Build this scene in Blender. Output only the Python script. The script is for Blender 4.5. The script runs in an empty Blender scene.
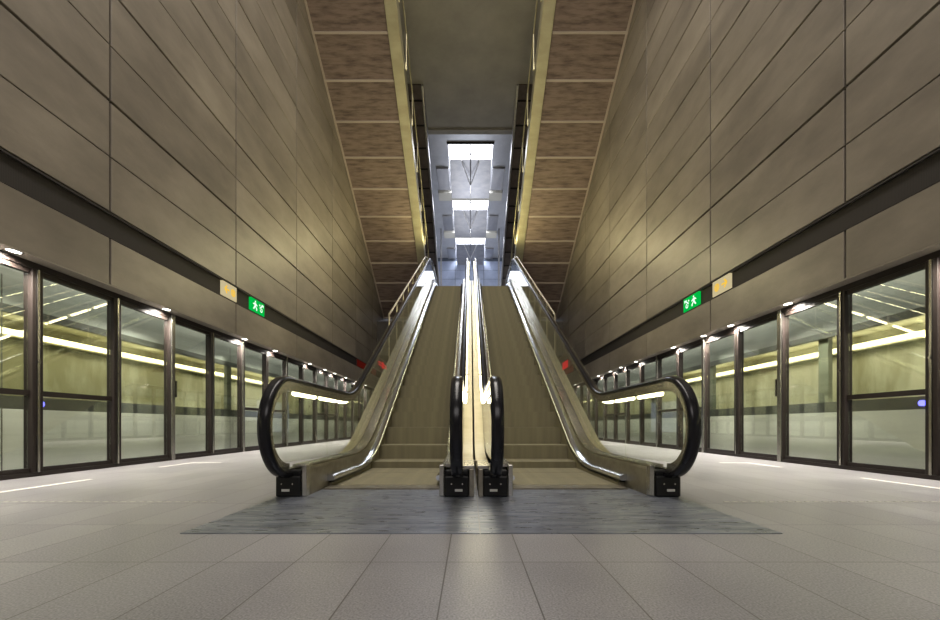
import bpy, bmesh, math, random
from mathutils import Vector, Matrix
from math import sin, cos, tan, radians, pi
random.seed(4)
sc = bpy.context.scene
COL = sc.collection

# ------------------------------------------------------------------ camera, world, exposure, area lights
F = 415.0
cd = bpy.data.cameras.new('camera'); cam = bpy.data.objects.new('camera', cd); COL.objects.link(cam)
cam.location = (0, 0, .53); cam.rotation_euler = (pi/2, 0, 0)
cd.sensor_width = 36; cd.lens = 36*F/940; cd.shift_y = 115/940; cd.clip_start = .02; cd.clip_end = 200
sc.camera = cam
w = bpy.data.worlds.new('world'); sc.world = w; w.use_nodes = True
w.node_tree.nodes['Background'].inputs[0].default_value = (.75, .82, 1, 1)
w.node_tree.nodes['Background'].inputs[1].default_value = .5
sc.view_settings.view_transform = 'Standard'; sc.view_settings.look = 'None'
sc.view_settings.gamma = 1; sc.view_settings.use_curve_mapping = False
sc.view_settings.exposure = 0.0

def area(name, loc, rot, sx, sy, power, color):
    l = bpy.data.lights.new(name, 'AREA'); l.shape = 'RECTANGLE'; l.size = sx; l.size_y = sy
    l.energy = power; l.color = color
    o = bpy.data.objects.new(name, l); COL.objects.link(o); o.location = loc; o.rotation_euler = rot
    return o
# added hall fill lamps without fittings, nearer than the ceiling in frame
area('hall_fill', (0, 3.0, 14.6), (0, 0, 0), 3.0, 14, 1560, (1, .93, .85))
area('rear_hall_fill', (0, -6.6, 6.5), (radians(72), 0, 0), 6.0, 4.0, 350, (1, .94, .92))
# skylight daylight
for k in range(3):
    area('sky_daylight', (.03, 23.2+5.3*k, 16.4), (0, 0, 0), 2.1, 3.4, 390, (.88, .92, 1))
# added fill above the mezzanine, no fitting behind it
area('concourse_fill', (.0, 29, 9.8), (0, 0, 0), 3.0, 8, 260, (.82, .87, 1))

area('concourse_upfill', (.05, 30, 8.6), (pi, 0, 0), 2.6, 8, 260, (.86, .90, 1))  # unseen lamp added to brighten the deflector plates from below
for s in (-1, 1):      # added strips boosting the balustrade lamp rows' light on the walls
    g = area('balustrade_fill', (.05+s*1.62, 13.2, 5.9), (0, 0, 0), 10, .12, 150, (1, .88, .47))
    ax = Vector((0, cos(radians(30)), sin(radians(30)))); zz = -Vector((s*.80, -.30, .52)); zz = (zz-ax*zz.dot(ax)).normalized()
    yy = zz.cross(ax); m3 = Matrix((ax, yy, zz)).transposed(); g.rotation_euler = m3.to_euler()
# ------------------------------------------------------------------ materials
def mat(name, col, rough=.5, metal=0, col2=None, scale=3, stretch=(1,1,1), island=0, bump=0, bscale=60, detail=5,
        emit=None, estr=0, spec=.5, lo=.35, hi=.65, aniso=None):
    m = bpy.data.materials.new(name); m.use_nodes = True
    nt = m.node_tree; b = nt.nodes['Principled BSDF']; N = nt.nodes.new; L = nt.links.new
    b.inputs['Base Color'].default_value = (*col, 1); b.inputs['Roughness'].default_value = rough
    b.inputs['Metallic'].default_value = metal; b.inputs['Specular IOR Level'].default_value = spec
    tc = N('ShaderNodeTexCoord'); mp = N('ShaderNodeMapping'); mp.inputs['Scale'].default_value = stretch
    L(tc.outputs['Object'], mp.inputs['Vector'])
    if col2:
        n = N('ShaderNodeTexNoise'); n.inputs['Scale'].default_value = scale; n.inputs['Detail'].default_value = detail
        n.inputs['Roughness'].default_value = .62
        L(mp.outputs[0], n.inputs['Vector'])
        r = N('ShaderNodeValToRGB'); r.color_ramp.elements[0].position = lo; r.color_ramp.elements[1].position = hi
        r.color_ramp.elements[0].color = (*col, 1); r.color_ramp.elements[1].color = (*col2, 1)
        L(n.outputs['Fac'], r.inputs[0]); out = r.outputs[0]
        if island:
            g = N('ShaderNodeNewGeometry'); mr = N('ShaderNodeMapRange')
            mr.inputs['To Min'].default_value = 1-island; mr.inputs['To Max'].default_value = 1+island
            L(g.outputs['Random Per Island'], mr.inputs['Value'])
            hs = N('ShaderNodeHueSaturation'); L(out, hs.inputs['Color']); L(mr.outputs[0], hs.inputs['Value']); out = hs.outputs[0]
        L(out, b.inputs['Base Color'])
    if bump:
        n2 = N('ShaderNodeTexNoise'); n2.inputs['Scale'].default_value = bscale; n2.inputs['Detail'].default_value = 4
        L(mp.outputs[0], n2.inputs['Vector'])
        bp = N('ShaderNodeBump'); bp.inputs['Strength'].default_value = bump; bp.inputs['Distance'].default_value = .01
        L(n2.outputs['Fac'], bp.inputs['Height']); L(bp.outputs[0], b.inputs['Normal'])
    if emit:
        b.inputs['Emission Color'].default_value = (*emit, 1); b.inputs['Emission Strength'].default_value = estr
    return m

def glass(name, tint, refl=1.0, rough=.0, ior=1.5, base=0.0):
    m = bpy.data.materials.new(name); m.use_nodes = True; nt = m.node_tree; nt.nodes.clear(); N = nt.nodes.new; L = nt.links.new
    o = N('ShaderNodeOutputMaterial'); t = N('ShaderNodeBsdfTransparent'); t.inputs[0].default_value = (*tint, 1)
    g = N('ShaderNodeBsdfGlossy'); g.inputs['Color'].default_value = (refl, refl, refl, 1); g.inputs['Roughness'].default_value = rough
    ge = N('ShaderNodeNewGeometry'); dt = N('ShaderNodeVectorMath'); dt.operation = 'DOT_PRODUCT'
    L(ge.outputs['Normal'], dt.inputs[0]); L(ge.outputs['Incoming'], dt.inputs[1])
    def mth(op, x, y=None):
        n = N('ShaderNodeMath'); n.operation = op
        for i, v in enumerate((x, y)):
            if v is None: continue
            if isinstance(v, (int, float)): n.inputs[i].default_value = v
            else: L(v, n.inputs[i])
        return n.outputs[0]
    f0 = ((ior-1)/(ior+1))**2
    sch = mth('ADD', mth('MULTIPLY', mth('POWER', mth('SUBTRACT', 1.0, mth('ABSOLUTE', dt.outputs['Value'])), 5.0), 1-f0), f0)
    a = N('ShaderNodeMath'); a.operation = 'ADD'; a.inputs[1].default_value = base; a.use_clamp = True
    mx = N('ShaderNodeMixShader'); L(sch, a.inputs[0]); L(a.outputs[0], mx.inputs[0]); L(t.outputs[0], mx.inputs[1]); L(g.outputs[0], mx.inputs[2])
    L(mx.outputs[0], o.inputs[0]); return m

def emis(name, col, s):
    m = bpy.data.materials.new(name); m.use_nodes = True; nt = m.node_tree; nt.nodes.clear()
    o = nt.nodes.new('ShaderNodeOutputMaterial'); e = nt.nodes.new('ShaderNodeEmission')
    e.inputs[0].default_value = (*col, 1); e.inputs[1].default_value = s; nt.links.new(e.outputs[0], o.inputs[0]); return m

M = {}
M['concrete'] = mat('wall_concrete', (.135,.117,.096), .42, 0, (.245,.215,.175), 1.3, (1,.6,1.3), island=.12, bump=.12, bscale=18, detail=9, lo=.3, hi=.7)
M['gap'] = mat('joint_shadow_gap', (.012,.011,.010), .9)
M['grille'] = mat('dark_grille', (.03,.026,.023), .5, .3)
M['ceiling'] = mat('ceiling_plaster', (.34,.32,.27), .8, 0, (.42,.395,.33), .8)
M['soffitconc'] = mat('soffit_boards', (.11,.078,.060), .75, 0, (.235,.175,.14), 2.6, (.8,5,5), bump=.12, bscale=10, detail=12, lo=.34, hi=.58)
M['darkboard'] = mat('dark_soffit', (.10,.085,.078), .75, 0, (.15,.125,.115), 3)
M['rib'] = mat('soffit_rib', (.44,.37,.30), .5, .1)
M['olive'] = mat('olive_metal', (.34,.31,.195), .42, .6, (.42,.39,.25), 1.2, (1,3,1))
M['alu'] = mat('brushed_aluminium', (.36,.36,.38), .42, .8, (.47,.46,.46), 2, (1,.2,8))
M['beam'] = mat('cream_beam', (.66,.64,.56), .6)
M['alulight'] = mat('satin_panel', (.50,.51,.54), .35, .3, (.58,.59,.62), 1.5)
M['steel'] = mat('stainless_steel', (.40,.385,.35), .27, 1, (.50,.485,.44), 5, (1,1,1))
M['steelworn'] = mat('skirt_steel', (.20,.18,.145), .34, .75, (.34,.31,.25), 7, (1,.6,1), detail=8)
M['bright'] = mat('bright_steel', (.72,.74,.78), .16, 1)
M['rubber'] = mat('black_rubber', (.008,.008,.010), .22, 0, spec=.25)
M['black'] = mat('black_plastic', (.005,.005,.005), .4, spec=.3)
M['frame'] = mat('bronze_frame', (.018,.013,.011), .45, 0, spec=.3)
M['cream'] = mat('cream_deck', (.42,.37,.25), .35, .25, (.50,.45,.32), 3, (1,1.2,1))
M['tile'] = mat('blue_tile', (.36,.42,.58), .3, .1, (.46,.52,.68), 1.4, island=.06)
M['grout'] = mat('grout', (.10,.12,.16), .8)
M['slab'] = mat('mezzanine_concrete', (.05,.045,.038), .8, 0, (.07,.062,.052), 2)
M['white'] = mat('train_white', (.58,.60,.51), .35, 0, (.78,.80,.70), 1.0, (1,.08,3))
M['traingrey'] = mat('train_grey', (.17,.185,.165), .3, .2, (.36,.385,.35), 1.0, (1,.10,3))
M['traindark'] = mat('train_dark', (.06,.065,.055), .35)
M['traininside'] = mat('train_interior', (.36,.345,.22), .5, 0, (.80,.79,.68), .8, (1,.9,.3), lo=.42, hi=.58)
M['tunnel'] = mat('tunnel_wall', (.16,.17,.15), .8, 0, (.22,.23,.20), 1)
M['seat'] = mat('train_seat', (.10,.12,.10), .6)
M['gdoor'] = glass('door_glass', (.95,.965,.945), .95, .0, 1.6, .07)
M['gbal'] = glass('balustrade_glass', (.95,.97,.93), .8, .0, 1.35, .0)
M['gtrain'] = glass('train_glass', (.93,.94,.88), .7, .05, 1.45, .02)
M['strip'] = emis('train_light_strip', (1, .90, .55), 5.5)
M['tube'] = emis('balustrade_tube', (1, .90, .58), 12)
M['lamp'] = emis('downlight_lens', (1, .96, .88), 14)
M['sky'] = emis('skylight_glazing', (.93, .96, 1), 5.0)
M['signgreen'] = emis('sign_green', (.0, .40, .05), 1.2)
M['signwhite'] = emis('sign_white', (.75, 1, .8), 1.2)
M['signcream'] = emis('sign_cream', (.62, .52, .30), .95)
M['signyellow'] = emis('sign_yellow', (.95, .58, .06), 1.0)
M['signred'] = emis('sign_red', (.25, .02, .012), .22)
M['red'] = mat('self_lit_red', (.55,.02,.02), .5, emit=(.7,.02,.02), estr=.25)  # red mark with a weak emission of its own
M['blue'] = emis('blue_lamp', (.12, .12, 1), 5)
M['paint'] = mat('white_floor_paint', (.75,.73,.68), .6); M['stud'] = mat('worn_stud', (.42,.40,.37), .5)
M['label'] = mat('pale_label', (.55,.55,.53), .5)
M['yellowpaint'] = mat('tube_cap', (.6,.55,.4), .5)

def groove_mat(name, c1, c2, freq, rough=.45, metal=.4, axis=0, sp=.5):
    m = mat(name, c1, rough, metal); nt = m.node_tree; b = nt.nodes['Principled BSDF']; N = nt.nodes.new; L = nt.links.new
    tc = N('ShaderNodeTexCoord'); wv = N('ShaderNodeTexWave'); wv.wave_type = 'BANDS'; wv.bands_direction = 'XYZ'[axis]
    wv.inputs['Scale'].default_value = freq
    L(tc.outputs['Object'], wv.inputs['Vector'])
    n = N('ShaderNodeTexNoise'); n.inputs['Scale'].default_value = 6; n.inputs['Detail'].default_value = 3
    mp = N('ShaderNodeMapping'); mp.inputs['Scale'].default_value = (1.6, .05, .05); L(tc.outputs['Object'], mp.inputs[0]); L(mp.outputs[0], n.inputs['Vector'])
    r = N('ShaderNodeMapRange'); r.inputs['From Min'].default_value = .3; r.inputs['From Max'].default_value = .7
    r.inputs['To Min'].default_value = .84; r.inputs['To Max'].default_value = 1.18; L(n.outputs['Fac'], r.inputs[0])
    mx = N('ShaderNodeMix'); mx.data_type = 'RGBA'; mx.inputs[6].default_value = (*c1, 1); mx.inputs[7].default_value = (*c2, 1)
    L(wv.outputs['Fac'], mx.inputs[0])
    hs = N('ShaderNodeHueSaturation'); L(mx.outputs[2], hs.inputs['Color']); L(r.outputs[0], hs.inputs['Value'])
    L(hs.outputs[0], b.inputs['Base Color'])
    return m
M['step'] = groove_mat('grooved_step', (.125,.110,.066), (.165,.146,.09), 50, .7, 0)
M['slits'] = groove_mat('slotted_grille', (.010,.008,.007), (.026,.020,.017), 22, .75, .0, axis=1)

# floor: granite slabs with joints
def floor_mat():
    m = mat('granite_floor', (.2,.2,.2), .33); nt = m.node_tree; b = nt.nodes['Principled BSDF']; N = nt.nodes.new; L = nt.links.new
    tc = N('ShaderNodeTexCoord'); sp = N('ShaderNodeSeparateXYZ'); L(tc.outputs['Object'], sp.inputs[0])
    def math_(op, a, bb=None, c=None):
        n = N('ShaderNodeMath'); n.operation = op
        for i, v in enumerate((a, bb, c)):
            if v is None: continue
            if isinstance(v, (int, float)): n.inputs[i].default_value = v
            else: L(v, n.inputs[i])
        return n.outputs[0]
    def joint(sock, off, per, wd):
        v = math_('DIVIDE', math_('SUBTRACT', sock, off), per)
        f = math_('FRACT', v); d = math_('ABSOLUTE', math_('SUBTRACT', f, .5))   # .5 at joint
        return math_('GREATER_THAN', d, .5-wd/per), math_('FLOOR', v)
    jx, ix = joint(sp.outputs[0], -.09, .2935, .0022)
    jy, iy = joint(sp.outputs[1], 1.605, .598, .0026)
    j = math_('MAXIMUM', jx, jy)
    cb = N('ShaderNodeCombineXYZ'); L(ix, cb.inputs[0]); L(iy, cb.inputs[1])
    wn = N('ShaderNodeTexWhiteNoise'); L(cb.outputs[0], wn.inputs['Vector'])
    n1 = N('ShaderNodeTexNoise'); n1.inputs['Scale'].default_value = 150; n1.inputs['Detail'].default_value = 2; L(tc.outputs['Object'], n1.inputs['Vector'])
    n2 = N('ShaderNodeTexNoise'); n2.inputs['Scale'].default_value = 1.3; n2.inputs['Detail'].default_value = 6; L(tc.outputs['Object'], n2.inputs['Vector'])
    v = math_('ADD', math_('MULTIPLY', n1.outputs['Fac'], .42), math_('ADD', math_('MULTIPLY', n2.outputs['Fac'], .22), math_('MULTIPLY', wn.outputs['Value'], .05)))
    r = N('ShaderNodeValToRGB'); r.color_ramp.elements[0].position = .20; r.color_ramp.elements[1].position = .50
    r.color_ramp.elements[0].color = (.090,.088,.096,1); r.color_ramp.elements[1].color = (.345,.335,.34,1); L(v, r.inputs[0])
    mx = N('ShaderNodeMix'); mx.data_type = 'RGBA'; L(j, mx.inputs[0]); L(r.outputs[0], mx.inputs[6]); mx.inputs[7].default_value = (.06,.055,.05,1)
    L(mx.outputs[2], b.inputs['Base Color'])
    rr = N('ShaderNodeMapRange'); L(n2.outputs['Fac'], rr.inputs[0]); rr.inputs['To Min'].default_value = .30; rr.inputs['To Max'].default_value = .5; L(rr.outputs[0], b.inputs['Roughness'])
    return m
M['skirt'] = mat('dull_skirt', (.16,.14,.095), .6)
M['floor'] = floor_mat()
def plate_mat():
    m = mat('worn_metal_plate', (.13,.145,.18), .38, .75, (.28,.30,.36), 4, (.6,4,1), detail=9, bump=.25, bscale=25)
    nt = m.node_tree; b = nt.nodes['Principled BSDF']; N = nt.nodes.new; L = nt.links.new
    n = N('ShaderNodeTexNoise'); n.inputs['Scale'].default_value = 7; n.inputs['Detail'].default_value = 6
    tc = N('ShaderNodeTexCoord'); mp = N('ShaderNodeMapping'); mp.inputs['Scale'].default_value = (1, 6, 1); L(tc.outputs['Object'], mp.inputs[0]); L(mp.outputs[0], n.inputs['Vector'])
    r = N('ShaderNodeMapRange'); r.inputs['From Min'].default_value = .3; r.inputs['From Max'].default_value = .7; r.inputs['To Min'].default_value = .22; r.inputs['To Max'].default_value = .55
    L(n.outputs['Fac'], r.inputs[0]); L(r.outputs[0], b.inputs['Roughness']); return m
M['plate'] = plate_mat()

# ------------------------------------------------------------------ mesh helpers
class MB:
    def __init__(s): s.bm = bmesh.new()
    def box(s, x0, x1, y0, y1, z0, z1):
        if x1 < x0: x0, x1 = x1, x0
        v = [s.bm.verts.new((x, y, z)) for x in (x0, x1) for y in (y0, y1) for z in (z0, z1)]
        for f in ((0,1,3,2),(4,6,7,5),(0,4,5,1),(2,3,7,6),(0,2,6,4),(1,5,7,3)): s.bm.faces.new([v[i] for i in f])
        return s
    def prism_x(s, poly, x0, x1):       # poly of (y,z)
        a = [s.bm.verts.new((x0, y, z)) for y, z in poly]; b = [s.bm.verts.new((x1, y, z)) for y, z in poly]; n = len(poly)
        s.bm.faces.new(a); s.bm.faces.new(b[::-1])
        for i in range(n): s.bm.faces.new((a[i], b[i], b[(i+1)%n], a[(i+1)%n]))
        return s
    def rings(s, rings, caps=True):
        R = [[s.bm.verts.new(p) for p in r] for r in rings]; n = len(R[0])
        for a, b in zip(R, R[1:]):
            for i in range(n): s.bm.faces.new((a[i], a[(i+1)%n], b[(i+1)%n], b[i]))
        if caps: s.bm.faces.new(R[0][::-1]); s.bm.faces.new(R[-1])
        return s
    def tube(s, pts, r, n=10):
        from mathutils import Vector
        P = [Vector(p) for p in pts]; rings = []
        for i, p in enumerate(P):
            d = (P[min(i+1, len(P)-1)]-P[max(i-1, 0)]).normalized()
            u = Vector((1,0,0)) if abs(d.x) < .8 else Vector((0,0,1))
            a = d.cross(u).normalized(); b = d.cross(a)
            rings.append([p+a*r*cos(2*pi*k/n)+b*r*sin(2*pi*k/n) for k in range(n)])
        return s.rings(rings)
    def quad(s, pts): s.bm.faces.new([s.bm.verts.new(p) for p in pts]); return s
    def build(s, name, m, parent=None, smooth=False, bevel=0, seg=2):
        bmesh.ops.recalc_face_normals(s.bm, faces=s.bm.faces)
        me = bpy.data.meshes.new(name); s.bm.to_mesh(me); s.bm.free()
        o = bpy.data.objects.new(name, me); COL.objects.link(o); me.materials.append(m)
        if parent: o.parent = parent
        if smooth:
            for p in me.polygons: p.use_smooth = True
            me.set_sharp_from_angle(angle=radians(40))
        if bevel:
            b = o.modifiers.new('bevel', 'BEVEL'); b.width = bevel; b.segments = seg; b.limit_method = 'ANGLE'
        return o
def tag(o, label=None, cat=None, group=None, kind=None):
    if label: o['label'] = label
    if cat: o['category'] = cat
    if group: o['group'] = group
    if kind: o['kind'] = kind
    return o
def empty(name, loc, label, cat, group=None):
    o = bpy.data.objects.new(name, None); o.empty_display_size = .1; COL.objects.link(o); o.location = loc
    return tag(o, label, cat, group)
def part(mb, name, m, parent, **k):      # world-space mesh parented under an empty that sits elsewhere
    l = parent.location.copy(); q = parent
    while q.parent: q = q.parent; l += q.location
    bmesh.ops.translate(mb.bm, verts=mb.bm.verts, vec=-l)
    return mb.build(name, m, parent, **k)
def copy_tree(o, parent=None):
    c = o.copy(); COL.objects.link(c); c.parent = parent
    for ch in list(o.children): copy_tree(ch, c)
    return c

WX = 4.30; DX = 4.50                    # wall face and screen-door plane
ZB, ZE = -7.0, 36.0
CEIL = 15.0
# ------------------------------------------------------------------ the setting
f = MB(); f.box(-DX-.08, DX+.08, ZB, ZE, -.2, 0); tag(f.build('floor', M['floor']), kind='structure')
rows = []; z = 3.07; i = 0
while z < 16.4: rows.append((z, z+.665, i)); z += .667; i += 1
for side, nm, z0 in ((-1, 'wall_left', 4.96), (1, 'wall_right', 4.76)):
    b = MB(); j0 = z0-2.67*5
    for k in range(17):
        a, c = j0+2.67*k, j0+2.67*(k+1)
        if a > ZE: break
        g = .011 if k != 5 else .016
        c = min(c, ZE+.3)
        for (r0, r1, i) in rows:
            lo = r0+(.006 if i % 2 else .016); hi = r1-(.016 if i % 2 else .006)
            b.box(side*WX, side*(WX+.05), a+g, c-g, lo, hi)
        b.box(side*WX, side*(WX+.30), a+g, c-g, 2.21, 2.76)
    tag(b.build(nm, M['concrete'], bevel=.004, seg=1), kind='structure')
    b = MB(); b.box(side*(WX+.04), side*(WX+.3), ZB-.3, ZE+.3, 3.05, 16.6); b.box(side*(WX+.06), side*(WX+.29), ZB-.3, ZE+.3, 2.23, 3.05)
    tag(b.build('wall_backing_'+nm[5:], M['gap']), kind='structure')
    b = MB(); b.box(side*(WX+.035), side*(WX+.06), ZB, 15.7 if side < 0 else 17.2, 2.775, 3.055)
    for hz in (2.765, 3.05): b.box(side*(WX+.0), side*(WX+.05), ZB, 19.1, hz, hz+.018)
    tag(b.build('trim_%d' % (1 if side < 0 else 2), M['slits']), kind='structure')
b = MB(); b.box(-WX-.3, WX+.3, ZB-.3, ZB, 0, 16.6); tag(b.build('wall_back', M['concrete']), kind='structure')
# far tiled end wall
b = MB(); b.box(-WX, WX, ZE+.03, ZE+.3, 0, 16.6); tag(b.build('wall_far_backing', M['grout']), kind='structure')
b = MB()
for i in range(-4, 5):
    for j in range(12):
        x0 = i*1.24-.03; x1 = min(x0+1.21, WX); x0 = max(x0, -WX)
        if x1 <= x0: continue
        b.box(x0, x1, ZE, ZE+.04, 5.4+j*.78, 5.4+j*.78+.75)
tag(b.build('wall_far', M['tile'], bevel=.004, seg=1), kind='structure')
# ceilings: dark slab, step, skylight field
CE = 20.25
b = MB(); b.box(-WX-.3, WX+.3, ZB-.3, CE, CEIL, 16.6); tag(b.build('ceiling', M['ceiling']), kind='structure')
b = MB(); b.box(-WX, WX, CE, CE+.3, CEIL-.08, CEIL+.6); tag(b.build('trim_3', M['ceiling']), kind='structure')
b = MB(); OX = 1.16; CX = .03
b.box(-WX, CX-OX, CE+.3, ZE, CEIL+.02, CEIL+.25); b.box(CX+OX, WX, CE+.3, ZE, CEIL+.02, CEIL+.25)
b.box(CX-OX, CX+OX, CE+.3, 21.3, CEIL+.02, CEIL+.25)
for k in range(3): b.box(CX-OX, CX+OX, 25.55+5.3*k, min(26.6+5.3*k, ZE), CEIL+.02, CEIL+.25)
# shaft sides above the openings
for k in range(3):
    a, c = 21.3+5.3*k, min(25.55+5.3*k, ZE)
    b.box(CX-OX-.05, CX-OX, a, c, CEIL+.2, 16.6); b.box(CX+OX, CX+OX+.05, a, c, CEIL+.2, 16.6)
    b.box(CX-OX, CX+OX, a-.05, a, CEIL+.2, 16.6); b.box(CX-OX, CX+OX, c, c+.05, CEIL+.2, 16.6)
tag(b.build('ceiling_skylight_field', M['alulight']), kind='structure')
b = MB()
for k in range(3):
    for s in (-1, 1): b.box(CX+s*1.24, CX+s*1.93, 23.3+5.3*k, 25.4+5.3*k, CEIL-.10, CEIL+.01)
tag(b.build('ceiling_side_panels', M['alu'], bevel=.01), kind='structure')
for k in range(2): tag(MB().box(-1.95, 2.0, 25.6+5.3*k, 26.5+5.3*k, CEIL-.16, CEIL+.02).build('trim_%d' % (8+k), M['beam']), kind='structure')
ords = ['nearest', 'middle', 'farthest']
for k in range(3):
    z0 = 21.3+5.3*k
    t = empty('skylight', (CX, z0+2.1, CEIL), '%s of the three bright skylights with aluminium deflector, over the far end of the hall' % ords[k], 'skylight', 'skylights over the far hall')
    part(MB().box(CX-OX, CX+OX, z0, min(z0+4.25, ZE), 16.5, 16.55), 'glazing', M['sky'], t)
    b = MB(); b.box(CX-.03, CX+.03, z0, z0+4.2, 16.40, 16.5)
    for q in range(3): b.box(CX-OX, CX+OX, z0+.9+q*1.1, z0+.94+q*1.1, 16.42, 16.5)
    part(b, 'glazing_bar', M['alu'], t)
    # curved deflector plate
    pl = []
    n = 10
    for i in range(n+1):
        u = i/n; yy = z0+1.3+u*2.85; zz = CEIL-.02-.55*sin(u*pi*.5)+.12*sin(u*pi)
        pl.append((yy, zz))
    for sx0, sx1 in ((CX-OX+.02, CX-.012), (CX+.012, CX+OX-.02)):
        part(MB().prism_x(pl+[(y, z_+.03) for y, z_ in pl[::-1]], sx0, sx1), 'deflector_plate', M['alu'], t, smooth=True)
    for s in (-1, 1):
        part(MB().tube([(CX+s*.5, z0+1.3, CEIL-.06), (CX+s*.02, z0+2.6, CEIL-.62)], .022, 6), 'stay_rod', M['paint'], t)
    part(MB().tube([(CX, z0+.4, CEIL+.3), (CX, z0+2.65, CEIL-.64)], .028, 6), 'centre_rod', M['alu'], t)
    part(MB().box(CX-OX-.06, CX+OX+.06, z0-.06, z0, CEIL-.07, CEIL+.02), 'edge_bar', M['frame'], t)

# mezzanine slab (upper concourse)
HM = 5.35
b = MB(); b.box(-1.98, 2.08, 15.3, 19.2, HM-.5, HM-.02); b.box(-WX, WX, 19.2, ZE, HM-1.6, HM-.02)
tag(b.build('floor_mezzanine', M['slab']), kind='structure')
b = MB(); b.box(-WX, WX, 30.5, 30.8, 0, HM-1.6); tag(b.build('wall_platform_end', M['tunnel']), kind='structure')

# floor strip, plates and marks
t = empty('landing_plate', (.055, 2.7, 0), 'worn blue-grey metal floor plate in front of both escalators', 'floor plate')
part(MB().box(-1.41, .047, 2.018, 3.40, 0, .004), 'plate_half', M['plate'], t)
part(MB().box(.053, 1.52, 2.018, 3.40, 0, .004), 'plate_half', M['plate'], t)
for s, lab in ((-1, 'left'), (1, 'right')):
    n = 0; z = 0
    t = empty('stud_strip', (s*2.6, 2.86, 0), 'row of small pale studs across the %s platform floor' % lab, 'floor studs', 'stud rows in the floor')
    x = 1.75
    while x < 3.7:
        part(MB().box(s*x, s*(x+.035), 2.85, 2.872, 0, .003), 'stud', M['stud'], t); x += .062
X1, X2 = 3.70, 3.92
tag(MB().box(-X1-.02, -X1+.02, 2.9, 4.05, 0, .002).build('floor_line', M['paint']), 'white painted line on the floor near the leftmost doors', 'floor marking', 'white floor lines by the doors')
tag(MB().box(X2-.02, X2+.02, 2.9, 4.15, 0, .002).build('floor_line', M['paint']), 'white painted line on the floor near the rightmost doors', 'floor marking', 'white floor lines by the doors')
for s, lab in ((-1, 'left'), (1, 'right')):
    b = MB(); b.box(s*3.88, s*3.92, 5.2, 5.85, 0, .002); b.box(s*3.5, s*3.88, 5.8, 5.84, 0, .002)
    tag(b.build('floor_corner_mark', M['paint']), 'white L-shaped corner mark before the full-height %s doors' % lab, 'floor marking', 'corner marks by the doors')

# ------------------------------------------------------------------ platform screen doors
def word(n): return ['first','second','third','fourth','fifth','sixth','seventh','eighth','ninth','tenth','eleventh','twelfth','thirteenth','fourteenth','fifteenth','sixteenth','seventeenth','eighteenth','nineteenth','twentieth','twenty-first','twenty-second','twenty-third'][n]
HT = 2.13
for s, zs, sp, lab in ((-1, 4.28-.97*1, .97, 'left'), (1, 4.01-.98*1, .98, 'right')):
    # header and sill run on
    tag(MB().box(s*(WX+.001), s*(DX+.08), ZB, 30.5, 2.195, 2.21).build('ceiling_soffit_'+lab, M['concrete']), kind='structure')
    tag(MB().box(s*(DX-.035), s*(DX+.06), ZB, 30.5, HT, 2.195).build('trim_%d' % (4 if s < 0 else 5), M['frame']), kind='structure')
    tag(MB().box(s*(DX-.035), s*(DX+.06), ZB, 30.5, 0, .045).build('trim_%d' % (6 if s < 0 else 7), M['frame']), kind='structure')
    n = 22
    for k in range(0, n):
        z = zs+sp*k
        zz = z+sp
        # post at z
        pil = (k-(3 if s < 0 else 3)) % 2 == 0 and k >= 2
        wl = {'left': 'left', 'right': 'right'}[lab]
        if k >= 0:
            t = empty('pilaster' if pil else 'door_post', (s*DX, z, 0),
                  ('steel pilaster between glass doors, ' if pil else 'dark bronze post between glass doors, ')+('%s upright along the %s wall' % (word(k-1), wl) if k else 'outside the photo edge on the %s' % wl),
                  'post', 'uprights between the %s doors' % lab)
            if pil:
                part(MB().box(s*(DX-.06), s*(DX+.05), z-.035, z+.035, .0, 2.19), 'column', M['steel'], t, bevel=.004)
                part(MB().box(s*(DX-.035), s*(DX+.05), z-.052, z-.035, .045, HT), 'edge_strip', M['frame'], t)
                part(MB().box(s*(DX-.035), s*(DX+.05), z+.035, z+.052, .045, HT), 'edge_strip', M['frame'], t)
            else:
                for d in (-.034, .034):
                    part(MB().box(s*(DX-.045), s*(DX+.05), z+d-.021, z+d+.021, .045, HT), 'upright', M['frame'], t, bevel=.006)
                part(MB().box(s*(DX-.055), s*(DX-.045), z-.012, z+.012, .045, HT), 'cover_strip', M['steel'], t)
                part(MB().tube([(s*(DX-.055), z, 1.18), (s*(DX-.07), z, 1.18)], .012, 8), 'screw_cap', M['steel'], t)
        if k == n-1: break
        bar = k < 2 or (k >= 5 and k % 4 in (1, 2))
        t = empty('platform_screen_door', (s*DX, (z+zz)/2, 0),
                  '%s glass platform door along the %s wall from the camera%s' % (word(k+1), wl, ', with a crossbar' if bar else ', one full-height pane'),
                  'platform door', 'glass doors along the %s platform edge' % lab)
        a, c = z+.058, zz-.058
        part(MB().box(s*(DX), s*(DX+.01), a, c, .09, HT-.05), 'glass_pane', M['gdoor'], t)
        b = MB(); b.box(s*(DX-.02), s*(DX+.03), a, c, .045, .09); b.box(s*(DX-.02), s*(DX+.03), a, c, HT-.05, HT)
        part(b, 'door_rail', M['frame'], t)
        if bar: part(MB().box(s*(DX-.02), s*(DX+.03), a, c, .83, .885), 'crossbar', M['frame'], t)
        elif k == 2+1: part(MB().box(s*(DX-.04), s*(DX-.0), a+.02, a+.045, .95, 1.2), 'door_handle', M['steel'], t)

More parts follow.
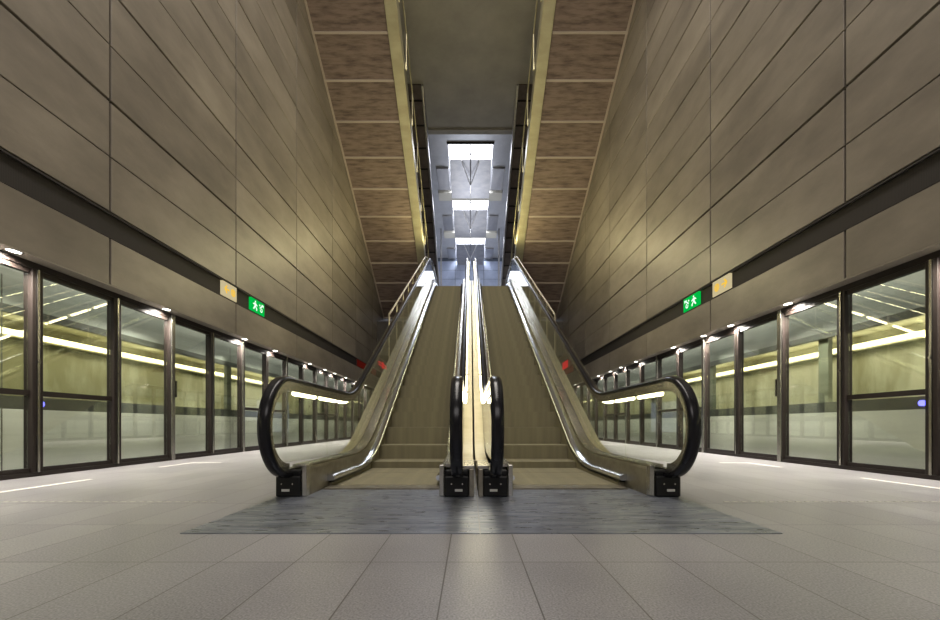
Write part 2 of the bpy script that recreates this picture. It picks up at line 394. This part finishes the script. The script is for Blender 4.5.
# ------------------------------------------------------------------ downlights in the soffit over the doors
dl = {-1: [2.0, 3.97, 5.97, 8.04, 9.3, 11.3, 12.5, 13.4, 14.6, 16.0, 17.4], 1: [3.7, 5.7, 6.95, 7.75, 8.9, 10.9, 12.0, 12.9, 14.1, 15.6, 17.2]}
for s in (-1, 1):
    for i, z in enumerate(dl[s]):
        lab = 'left' if s < 0 else 'right'
        t = empty('downlight', (s*4.365, z, 2.195), ('small bright recessed downlight over the %s doors, %s from the camera' % (lab, word(i-1))) if i else 'recessed downlight over the %s doors just outside the edge of the photo' % lab, 'downlight', 'downlights over the %s doors' % lab)
        ang = [(s*4.365+.040*cos(q*pi/10), z+.062*sin(q*pi/10)) for q in range(20)]
        part(MB().rings([[(x, y, 2.194) for x, y in ang], [(x, y, 2.1925) for x, y in ang]]), 'lens', M['lamp'], t)
        o2 = [(s*4.365+.050*cos(q*pi/10), z+.074*sin(q*pi/10)) for q in range(20)]
        b = MB()
        A = [b.bm.verts.new((x, y, 2.1905)) for x, y in ang]; B = [b.bm.verts.new((x, y, 2.1905)) for x, y in o2]; C = [b.bm.verts.new((x, y, 2.195)) for x, y in o2]
        for q in range(20):
            b.bm.faces.new((A[q], A[(q+1)%20], B[(q+1)%20], B[q])); b.bm.faces.new((B[q], B[(q+1)%20], C[(q+1)%20], C[q]))
        part(b, 'rim', M['steel'], t)
        l = bpy.data.lights.new('spot', 'SPOT'); l.energy = 310; l.spot_size = radians(150); l.spot_blend = .9; l.color = (1, .93, .84); l.shadow_soft_size = .05
        o = bpy.data.objects.new('spot', l); COL.objects.link(o); o.parent = t; o.location = (0, 0, -.012); o.rotation_euler = (0, radians(-s*14), 0)

# ------------------------------------------------------------------ trains and tunnel
for s, lab in ((-1, 'left'), (1, 'right')):
    Z0, Z1 = ZB+.5, 27.0; TX = 4.86
    t = empty('metro_train', (s*6.1, 10, 0), 'pale metro train standing behind the %s platform doors' % lab, 'train', 'trains behind the platform doors')
    P = lambda mb, n, m, **k: part(mb, n, m, t, **k)
    P(MB().box(s*TX, s*(TX+.06), Z0, Z1, -.05, .70), 'lower_side_panel', M['white'])
    P(MB().box(s*(TX+.005), s*(TX+.055), Z0, Z1, .70, .84), 'window_sill_band', M['traindark'])
    P(MB().box(s*TX, s*(TX+.06), Z0, Z1, 1.80, 2.75), 'upper_side_panel', M['traingrey'])
    P(MB().box(s*(TX-.004), s*(TX+.05), Z0, Z1, 1.72, 1.80), 'window_head_band', M['traindark'])
    P(MB().box(s*(TX+.02), s*(TX+.03), Z0, Z1, .84, 1.72), 'window_band', M['gtrain'])
    P(MB().box(s*TX, s*7.3, Z0, Z1, 2.75, 2.82), 'roof', M['traindark'])
    P(MB().box(s*(TX+.06), s*7.3, Z0, Z1, 2.16, 2.2), 'inner_ceiling', M['traininside'])
    P(MB().box(s*(TX+.06), s*7.3, Z0, Z1, -.05, .0), 'train_floor', M['seat'])
    P(MB().box(s*7.2, s*7.3, Z0, Z1, 0, 2.16), 'far_side', M['traininside'])
    P(MB().box(s*6.86, s*6.98, Z0, Z1, 1.90, 1.965), 'light_strip', M['strip'])
    P(MB().box(s*7.0, s*7.2, Z0, Z1, 1.88, 2.0), 'light_cove', M['traininside'])
    for q in range(12):
        zq = Z0+1.4+q*2.7
        P(MB().box(s*(TX+.06), s*(TX+.12), zq, zq+.16, .7, 1.8), 'window_pillar', M['traingrey'])
        b = MB(); b.box(s*6.7, s*7.15, zq+.5, zq+1.6, .3, .42); b.box(s*7.08, s*7.18, zq+.5, zq+1.6, .42, .95)
        P(b, 'seat', M['seat'], bevel=.02)
        if q % 2:
            P(MB().tube([(s*5.6, zq+1.2, 0), (s*5.6, zq+1.2, 2.16)], .016, 8), 'grab_pole', M['steel'])
            for e in (0, 1.3): P(MB().box(s*(TX-.002), s*(TX+.0), zq+e, zq+e+.012, -.02, 2.1), 'door_seam', M['traindark'])
    tag(MB().box(s*7.6, s*7.8, ZB, 30.5, -.6, 3.2).build('wall_tunnel_'+lab, M['tunnel']), kind='structure')
    tag(MB().box(s*(DX+.09), s*7.8, ZB, 30.5, 3.1, 3.25).build('ceiling_tunnel_'+lab, M['tunnel']), kind='structure')
    tag(MB().box(s*(DX+.09), s*7.8, ZB, 30.5, -.7, -.55).build('floor_track_'+lab, M['tunnel']), kind='structure')
    area('track_fill_'+lab, (s*4.66, 10, 2.42), (0, radians(-s*-20), 0), .12, 34, 215, (1, 1, .90))  # added fill strip in the gap to light the train side
    area('carriage_light_'+lab, (s*6.2, 10, 2.13), (0, 0, 0), .4, 33, 270, (1, .95, .74))
    tag(MB().tube([(s*4.868, 4.69 if s < 0 else 4.45, .765), (s*4.835, 4.69 if s < 0 else 4.45, .765)], .03, 12).build('signal_lamp', M['blue']),
        'small glowing blue lamp behind the near %s platform door' % lab, 'signal lamp', 'blue lamps behind the doors')

# ------------------------------------------------------------------ signs in the grille band
def sign(s, z0, z1, base, glyphs, gm, label, cat, bm='signgreen'):
    x = s*(WX-.012); t = empty('sign', (x, (z0+z1)/2, 2.91), label, cat)
    part(MB().box(s*(WX-.012), s*(WX+.035), z0, z1, 2.785, 3.045), 'sign_box', M[bm], t, bevel=.004)
    L = z1-z0
    # glyph coords: u 0..1 left to right as read by a viewer facing the wall, v 0..1 upwards
    def yy(u): return z0+u*L if s < 0 else z1-u*L
    b = MB()
    for g in glyphs:
        if g[0] == 'p': b.prism_x([(yy(u), 2.785+v*.26) for u, v in g[1]], x-s*.001, x-s*.005)
        else:
            _, u, v, r0, r1, a0, a1 = g; n = 14
            for i in range(n):
                q0 = radians(a0+(a1-a0)*i/n); q1 = radians(a0+(a1-a0)*(i+1)/n); k = .26/L
                P_ = [(u+k*r1*cos(q0), v+r1*sin(q0)), (u+k*r1*cos(q1), v+r1*sin(q1)), (u+k*r0*cos(q1), v+r0*sin(q1)), (u+k*r0*cos(q0), v+r0*sin(q0))]
                if r0 == 0: P_ = P_[:3]
                b.prism_x([(yy(a), 2.785+c*.26) for a, c in P_], x-s*.001, x-s*.005)
    part(b, 'pictogram', M[gm], t)
man = [('c', .30, .80, 0, .075, 0, 360), ('p', [(.22,.70),(.36,.68),(.34,.44),(.24,.44)]), ('p', [(.24,.48),(.30,.46),(.20,.18),(.13,.20)]),
       ('p', [(.27,.46),(.34,.44),(.42,.30),(.36,.26)]), ('p', [(.36,.30),(.42,.30),(.42,.14),(.37,.14)]), ('p', [(.33,.68),(.45,.56),(.42,.50),(.32,.60)]), ('p', [(.22,.70),(.12,.56),(.16,.52),(.25,.62)])]
stairs = [('c', .74, .36, .10, .18, -200, 90), ('p', [(.60,.50),(.66,.46),(.86,.74),(.80,.78)]), ('p', [(.74,.82),(.92,.84),(.90,.62)]), ('c', .62, .70, 0, .07, 0, 360)]
arrow = [('p', [(.10,.56),(.26,.82),(.31,.74),(.22,.58)]), ('p', [(.10,.50),(.22,.46),(.31,.30),(.26,.22)]), ('p', [(.12,.58),(.44,.58),(.44,.46),(.12,.46)])]
lift = [('c', .72, .50, .19, .27, 0, 360), ('p', [(.66,.66),(.71,.66),(.71,.34),(.66,.34)]), ('p', [(.74,.66),(.79,.66),(.79,.34),(.74,.34)])]
flip = lambda G: [('p', [(1-u, v) for u, v in g[1]]) if g[0] == 'p' else ('c', 1-g[1], g[2], g[3], g[4], 180-g[5], 180-g[6]) for g in G]
sign(-1, 7.2, 7.63, None, arrow+lift, 'signyellow', 'cream sign with yellow arrow and disc in the left dark band', 'sign', 'signcream')
sign(-1, 8.13, 8.66, None, man+stairs, 'signwhite', 'green emergency exit sign with running figure on the left wall', 'exit sign')
sign(1, 6.86, 7.34, None, flip(arrow+lift), 'signyellow', 'cream sign with yellow arrow and disc in the right dark band', 'sign', 'signcream')
sign(1, 7.79, 8.34, None, flip(man+stairs), 'signwhite', 'green emergency exit sign with running figure on the right wall', 'exit sign')
t = empty('red_display', (-WX, 16.9, 2.9), 'dim red display at the far end of the left dark band', 'display')
part(MB().box(-WX+.004, -WX-.05, 15.75, 19.0, 2.785, 3.045), 'screen', M['signred'], t)
part(MB().box(-WX+.012, -WX-.05, 15.7, 15.75, 2.78, 3.05), 'frame', M['frame'], t)
t = empty('red_display', (WX, 17.9, 2.9), 'dim red display at the far end of the right dark band', 'display')
part(MB().box(WX-.004, WX+.05, 17.25, 19.0, 2.785, 3.045), 'screen', M['signred'], t)
part(MB().box(WX-.012, WX+.05, 17.2, 17.25, 2.78, 3.05), 'frame', M['frame'], t)

# ------------------------------------------------------------------ stair flights overhead (rise towards the camera)
SL = tan(radians(30))
def flight(name, s, x_in, x_out, A, z_lo, z_hi, joints, body, ribm, strm, label, rail, jstep, band):
    # soffit plane h = A - SL*Z ; z_lo = far (low) end, z_hi = near (high) end
    hh = lambda z: A-SL*z
    t = empty(name, (s*(x_in+x_out)/2, z_lo, hh(z_lo)), label, 'staircase', 'overhead stair flights')
    # stepped body
    xi = x_in+band
    poly = [(z_lo, hh(z_lo)), (z_hi, hh(z_hi))]
    z = z_hi; top = hh(z_hi)+.62
    poly.append((z, min(top, CEIL-.01)))
    while z < z_lo-.3:
        z += .30; poly.append((z, min(top, CEIL-.01))); top -= .30*SL; poly.append((z, min(top, CEIL-.01)))
    poly.append((z_lo, hh(z_lo)+.3))
    part(MB().prism_x(poly, s*xi, s*x_out), 'soffit', body, t)
    # ribs across the soffit
    k = joints
    while k > z_hi+.1: k -= jstep
    while k < z_lo-.05:
        if k > z_hi:
            a = radians(30); n0 = .022
            P_ = [(k-n0, hh(k-n0)+.01), (k+n0, hh(k+n0)+.01), (k+n0-.012, hh(k+n0)-.03), (k-n0-.012, hh(k-n0)-.03)]
            part(MB().prism_x(P_, s*xi, s*x_out), 'rib', ribm, t)
        k += jstep
    # stringer: bottom band + side
    b = MB(); b.prism_x([(z_lo+.1, hh(z_lo+.1)-.05), (z_hi, hh(z_hi)-.05), (z_hi, min(CEIL-.01, hh(z_hi)+.45)), (max(z_hi+.01, min(z_lo, (A+.46-CEIL)/SL)), min(CEIL-.01, hh(z_hi)+.45)), (z_lo+.1, hh(z_lo+.1)+.45)], s*x_in, s*(xi-.015))
    part(b, 'stringer', strm, t, bevel=.006)
    part(MB().prism_x([(z_lo, hh(z_lo)-.03), (z_hi, hh(z_hi)-.03), (z_hi, hh(z_hi)), (z_lo, hh(z_lo))], s*(x_out-.06), s*x_out), 'wall_strip', ribm, t)
    if rail:
        xr = s*(x_in-.05)
        part(MB().tube([(xr, z_lo, hh(z_lo)+1.15), (xr, z_hi, hh(z_hi)+1.15)], .025, 10), 'handrail', strm, t, smooth=True)
        z = 12.05
        while z > z_hi+1.3: z -= 1.25
        while z < z_lo-.1:
            h = hh(z)
            part(MB().tube([(s*(x_in+.02), z, h+.22), (xr, z, h+.22), (xr, z, h+1.15)], .017, 6), 'rail_post', strm, t)
            q = part(MB().box(xr-.02, xr+.02, z-.02, z+.02, h+.10, h+.30), 'bracket', M['olive'], t)
            z += 1.25
    return t
for s, lab in ((-1, 'left'), (1, 'right')):
    flight('stair_flight', s, 1.90, WX-.01, 17.70, 20.6, 5.2, 11.27, M['soffitconc'], M['rib'], M['olive'],
           'brown board-soffit stair flight against the upper %s wall, olive edge beam' % lab, True, .925, .34)
    flight('rear_stair_flight', s, 1.98, WX-.01, 25.1, 30.4, 17.6, 21.4, M['darkboard'], M['gap'], M['alu'],
           'dark rear stair flight behind the brown one on the %s' % lab, False, .83, .10)
    b = MB(); b.box(s*2.08, s*2.19, 30.6, 30.75, HM, 15.0); tag(b.build('column_'+lab, M['alu']), kind='structure')

# ------------------------------------------------------------------ escalators
R_ = 2.0; ZK = 4.95; ZT = ZK+HM/SL; T15 = R_*tan(radians(15))
def base_path():
    P_ = []
    z = 3.05
    za = ZK-T15
    n = 8
    for i in range(n): P_.append((3.05+(za-3.05)*i/n, 0, 0))
    for i in range(13):
        a = radians(30)*i/12; P_.append((za+R_*sin(a), R_*(1-cos(a)), a))
    zb = za+R_*.5; hb = R_*(1-cos(radians(30)))
    zc = ZT-T15*cos(radians(30)); hc = HM-T15*.5
    for i in range(1, 24): P_.append((zb+(zc-zb)*i/24, hb+(hc-hb)*i/24, radians(30)))
    for i in range(13):
        a = radians(30)*(1-i/12); P_.append((zc+R_*(.5-sin(a)), hc+R_*(cos(a)-cos(radians(30))), a))
    ze = zc+R_*.5
    for i in range(1, 7): P_.append((ze+(16.2-ze)*i/6, HM, 0))
    return P_
PATH = base_path()
SS = [0]
for a, b in zip(PATH, PATH[1:]): SS.append(SS[-1]+math.hypot(b[0]-a[0], b[1]-a[1]))
LEN = SS[-1]
def at(s):
    s = max(0, min(LEN, s))
    for i in range(len(SS)-1):
        if SS[i+1] >= s:
            u = (s-SS[i])/(SS[i+1]-SS[i]); a, b = PATH[i], PATH[i+1]
            return tuple(a[k]+(b[k]-a[k])*u for k in range(3))
    return PATH[-1]
def frames(s0, s1):      # z,h,nz,nh
    ss = [s0]+[s for s in SS if s0+1e-4 < s < s1-1e-4]+[s1]
    return [(lambda p: (p[0], p[1], -sin(p[2]), cos(p[2])))(at(s)) for s in ss]
def sweep(fr, sec, x, sx=1, clamp=None):    # sec in (x,n)
    rg = []
    for z, h, nz, nh in fr:
        r = []
        for px, pn in sec:
            hz = h+pn*nh
            if clamp is not None: hz = max(clamp, hz)
            r.append((x+sx*px, z+pn*nz, hz))
        rg.append(r)
    return MB().rings(rg)
DH = .865
def rail_frames():
    c = (3.04, .515); r = .35
    fr = [(3.42, c[1]-r, 0, -1), (3.2, c[1]-r, 0, -1)]
    for i in range(0, 25):
        a = -pi/2-pi*i/24
        fr.append((c[0]+r*cos(a), c[1]+r*sin(a), cos(a), sin(a)))
    for z, h, nz, nh in frames(.08, LEN): fr.append((z+nz*DH, h+nh*DH, nz, nh))
    c2 = (16.25, HM+DH-.35)
    for i in range(0, 17):
        a = pi/2-pi*i/16
        fr.append((c2[0]+r*cos(a), c2[1]+r*sin(a), cos(a), sin(a)))
    fr.append((15.9, HM+DH-.7, 0, -1))
    return fr
RF = rail_frames()
HR = [(-.040,-.014),(-.042,.004),(-.034,.016),(-.016,.022),(.016,.022),(.034,.016),(.042,.004),(.040,-.014),(.022,-.018),(-.022,-.018)]
def rect(x0, x1, n0, n1): return [(x0, n0), (x0, n1), (x1, n1), (x1, n0)]
def s_of_z(z):
    for i in range(len(SS)-1):
        if PATH[i+1][0] >= z: return SS[i]+(SS[i+1]-SS[i])*(z-PATH[i][0])/(PATH[i+1][0]-PATH[i][0])

steps_proto = {}
def escalator(cx, lab, out_side):
    t = empty('escalator', (cx, 3.05, 0), '%s escalator with black handrails, glass balustrades and grooved brown steps' % lab, 'escalator', 'pair of escalators')
    P = lambda mb, n, m, **k: part(mb, n, m, t, **k)
    fr = frames(0.06, LEN); cx0 = cx
    for s in (-1, 1):
        outer = s == out_side; cx = cx0+(.038 if outer and s > 0 else -.008 if outer else 0)
        ow = .70 if outer else .742
        gx = cx+s*.62
        hr = P(sweep(RF, HR, gx), 'handrail', M['rubber'], smooth=True)
        # rail track: two stepped bands under the handrail
        P(sweep(RF, rect(-.024, .024, -.045, -.018), gx), 'handrail_track', M['steel'], smooth=True)
        P(sweep(RF[2:], rect(-.017, .017, -.085, -.045), gx), 'glass_edge_profile', M['steel'], smooth=True)
        # glass
        c = (3.04, .515); arc = [(c[0]+.27*cos(a), c[1]+.27*sin(a)) for a in [radians(90+q*8) for q in range(0, 21)]]
        arc = [(z, max(h, .235)) for z, h in arc]
        P(MB().prism_x([(3.88, .785)]+arc+[(3.88, .235)], gx-.006, gx+.006), 'glass_panel', M['gbal'])
        s0 = 3.886-3.05
        L_ = 1.22
        while s0 < LEN-.1:
            s1 = min(LEN, s0+L_)
            P(sweep(frames(s0, s1-.006), rect(-.006, .006, .235, .785), gx), 'glass_panel', M['gbal'])
            s0 = s1
        # inner upright panel + deck
        P(sweep(fr, [(.488,-.02),(.488,.200),(.497,.218),(.515,.218),(.515,-.02)], cx, s, clamp=.005), 'inner_side_panel', M['steelworn'])
        P(sweep(fr, [(.492,.218),(.497,.236),(.612,.236),(.612,.215)], cx, s), 'inner_deck', M['steel'])
        P(MB().box(cx+s*.484, cx+s*.521, 3.05, 3.115, .005, .238), 'end_trim', M['bright' if False else 'steel'], bevel=.006)
        # joints in the inner panel
        for zj in (5.9, 8.3, 10.7, 13.1):
            sj = s_of_z(zj); P(sweep(frames(sj, sj+.010), rect(.4865, .4875, .0, .20), cx, s), 'panel_joint', M['gap'])
        kx = .430 if outer and s > 0 else .466
        # skirt deflector: bright nose bar over black brush
        sk = s_of_z(3.50)
        P(sweep(frames(sk, LEN), [(.487,.060),(.435,.062),(.422,.074),(.422,.092),(.435,.106),(.487,.118)], cx, s), 'skirt_trim', M['bright'], smooth=True)
        P(sweep(frames(sk+.05, LEN), [(.489,.040),(.445,.042),(.44,.060),(.489,.060)], cx, s, clamp=.005), 'skirt_brush', M['black'])
        P(sweep(frames(sk+.05, LEN), [(.489,-.22),(kx,-.22),(kx,.040),(.489,.040)], cx, s, clamp=.005), 'skirt_panel', M['skirt'])
        # outer deck and cladding
        P(sweep(frames(.06 if outer else .42, LEN), [(.628,.120),(.628,.185),(ow,.185),(ow,.120)], cx, s, clamp=.01), 'outer_deck', M['cream'])
        if outer: P(sweep(frames(s_of_z(4.35), LEN), [(ow,.120),(ow,.185),(.77,.185),(.77,.120)], cx, s, clamp=.01), 'outer_deck', M['olive']); ow = .77
        P(sweep(frames(s_of_z(4.35) if outer else .3, LEN), [(ow-.02,-.85),(ow-.02,.120),(ow,.120),(ow,-.85)], cx, s, clamp=.004), 'side_cladding', M['steelworn' if not outer else 'olive'])
        # black newel base
        nb = P(MB().box(cx+s*.522, cx+s*.704, 3.03, 3.40, .004, .158), 'newel_base', M['black'], bevel=.012)
        b = MB(); b.box(cx+s*.525, cx+s*.70, 3.045, 3.3, .158, .20); P(b, 'newel_cap', M['black'], bevel=.01)
        if not outer:
            P(MB().box(cx+s*.705, cx+s*.738, 3.04, 3.5, .004, .205), 'centre_filler', M['steelworn'], bevel=.003)
            P(MB().box(cx+s*.66, cx+s*.742, 3.05, 3.5, .206, .232), 'centre_cap', M['steel'], bevel=.003)
        q = part(MB().box(cx+s*.600, cx+s*.655, 3.022, 3.031, .045, .062), 'plate_label', M['label'], nb)
        for dx in (.575, .655): part(MB().tube([(cx+s*dx, 3.02, .10), (cx+s*dx, 3.031, .10)], .006, 8), 'sensor_stud', M['steel'], nb)
        # dashed tube lights under the handrail on the outer face of the glass
        s1 = s_of_z(3.24)
        while s1 < LEN-2.3:
            f2 = frames(s1, s1+.435)
            tb = P(sweep(f2, [(.658+.017*cos(q*pi/4), .775+.017*sin(q*pi/4)) for q in range(8)], cx, s), 'balustrade_lamp', M['tube'])
            s1 += .56
    cx = cx0
    # underside of the truss
    P(sweep(frames(s_of_z(5.6), LEN), rect(-.75 if out_side < 0 else -.72, .75 if out_side > 0 else .72, -.88, -.85), cx, 1, clamp=.012), 'truss_soffit', M['steelworn'])
    # comb plate
    P(MB().box(cx-.484, cx+.484, 3.38, 3.56, .004, .016), 'comb_plate', M['steelworn'])
    # steps
    s1 = 3.58-3.05; prev = 0.0; k = 0
    while s1 < LEN-.25:
        z, h, a = at(s1)
        rise = max(0, h-prev)
        pitch = .46 if a < .02 else .40+.06*(1-a/radians(30))
        z2 = at(s1+.462)[0]
        key = (round(rise, 2), round(z2-z, 2))
        if key not in steps_proto:
            d = z2-z; b = MB(); hb = -rise-.012 if rise > .004 else -.012
            # tread with rounded nose and slightly raked riser
            b.prism_x([(0.004, hb), (0, 0), (d+.004, 0), (d+.004, min(-.03, hb) if False else max(-.03, hb) if rise < .03 else -.03), (.03, -.03 if rise > .03 else hb), (.03, hb)] if rise > .03
                      else [(0, hb), (0, -.004), (.004, 0), (d-.002, 0), (d-.002, hb)], -.482, .482)
            me_o = b.build('step', M['step'], t); me_o.location = (0, z-3.05, h+.016); steps_proto[key] = me_o.data
        else:
            o = bpy.data.objects.new('step', steps_proto[key]); COL.objects.link(o); o.parent = t; o.location = (0, z-3.05, h+.016)
        prev = h; s1 += .462; k += 1
    P(MB().box(cx-.484, cx+.484, at(s1)[0]+.01, 16.2, HM+.0, HM+.018), 'upper_landing', M['steelworn'])
    return t
e1 = escalator(-.71, 'left', -1)
e2 = escalator(.80, 'right', 1)
# self-lit red marks on the outer glass, small notices on the decks
b = MB(); z0, h0 = 6.33, 1.44; x = -1.338+.0075
b.box(x, x+.002, z0-.28, z0+.28, h0+.010, h0+.026); b.box(x, x+.002, z0-.28, z0+.28, h0-.026, h0-.010); b.box(x, x+.002, z0-.05, z0+.05, h0-.05, h0+.05)
tag(b.build('glass_mark', M['red']), 'red cross-shaped marking on the left escalator outer glass', 'glass_mark')
tag(MB().box(1.458-.0095, 1.458-.0075, 6.15, 6.50, 1.39, 1.50).build('glass_mark', M['red']), 'red square marking on the right escalator outer glass', 'glass_mark')
# service box between the two balustrades
t = empty('centre_bracket', (.045, 3.75, .19), 'small dark bracket lying on the cream deck between the escalators', 'bracket')
part(MB().box(-.005, .10, 3.70, 3.74, .186, .215), 'plate', M['steelworn'], t, bevel=.003)
for dx in (.012, .083): part(MB().tube([(dx, 3.695, .20), (dx, 3.702, .20)], .007, 8), 'screw', M['black'], t)
# post-and-rail guard beside each escalator
for s, gx, lab in ((-1, -1.45, 'left'), (1, 1.52, 'right')):
    fr = frames(s_of_z(7.9), s_of_z(14.3))
    esc = e1 if s < 0 else e2
    pt = [(gx, z+nz*.93, h+nh*.93) for z, h, nz, nh in fr]
    t = part(MB().tube(pt, .016, 8), 'guard_rail', M['cream'], esc, smooth=True)
    t['label'] = 'slim pale guard rail along the outer side'
    s1 = s_of_z(7.9)
    while s1 < s_of_z(14.0):
        z, h, a = at(s1)
        zt, ht = z-sin(a)*.93, h+cos(a)*.93
        zd, hd = z-sin(a)*.18, h+cos(a)*.18
        part(MB().tube([(gx, zt, ht), (gx, zt, ht-.83)], .011, 6), 'rail_post', M['cream'], t)
        s1 += .9
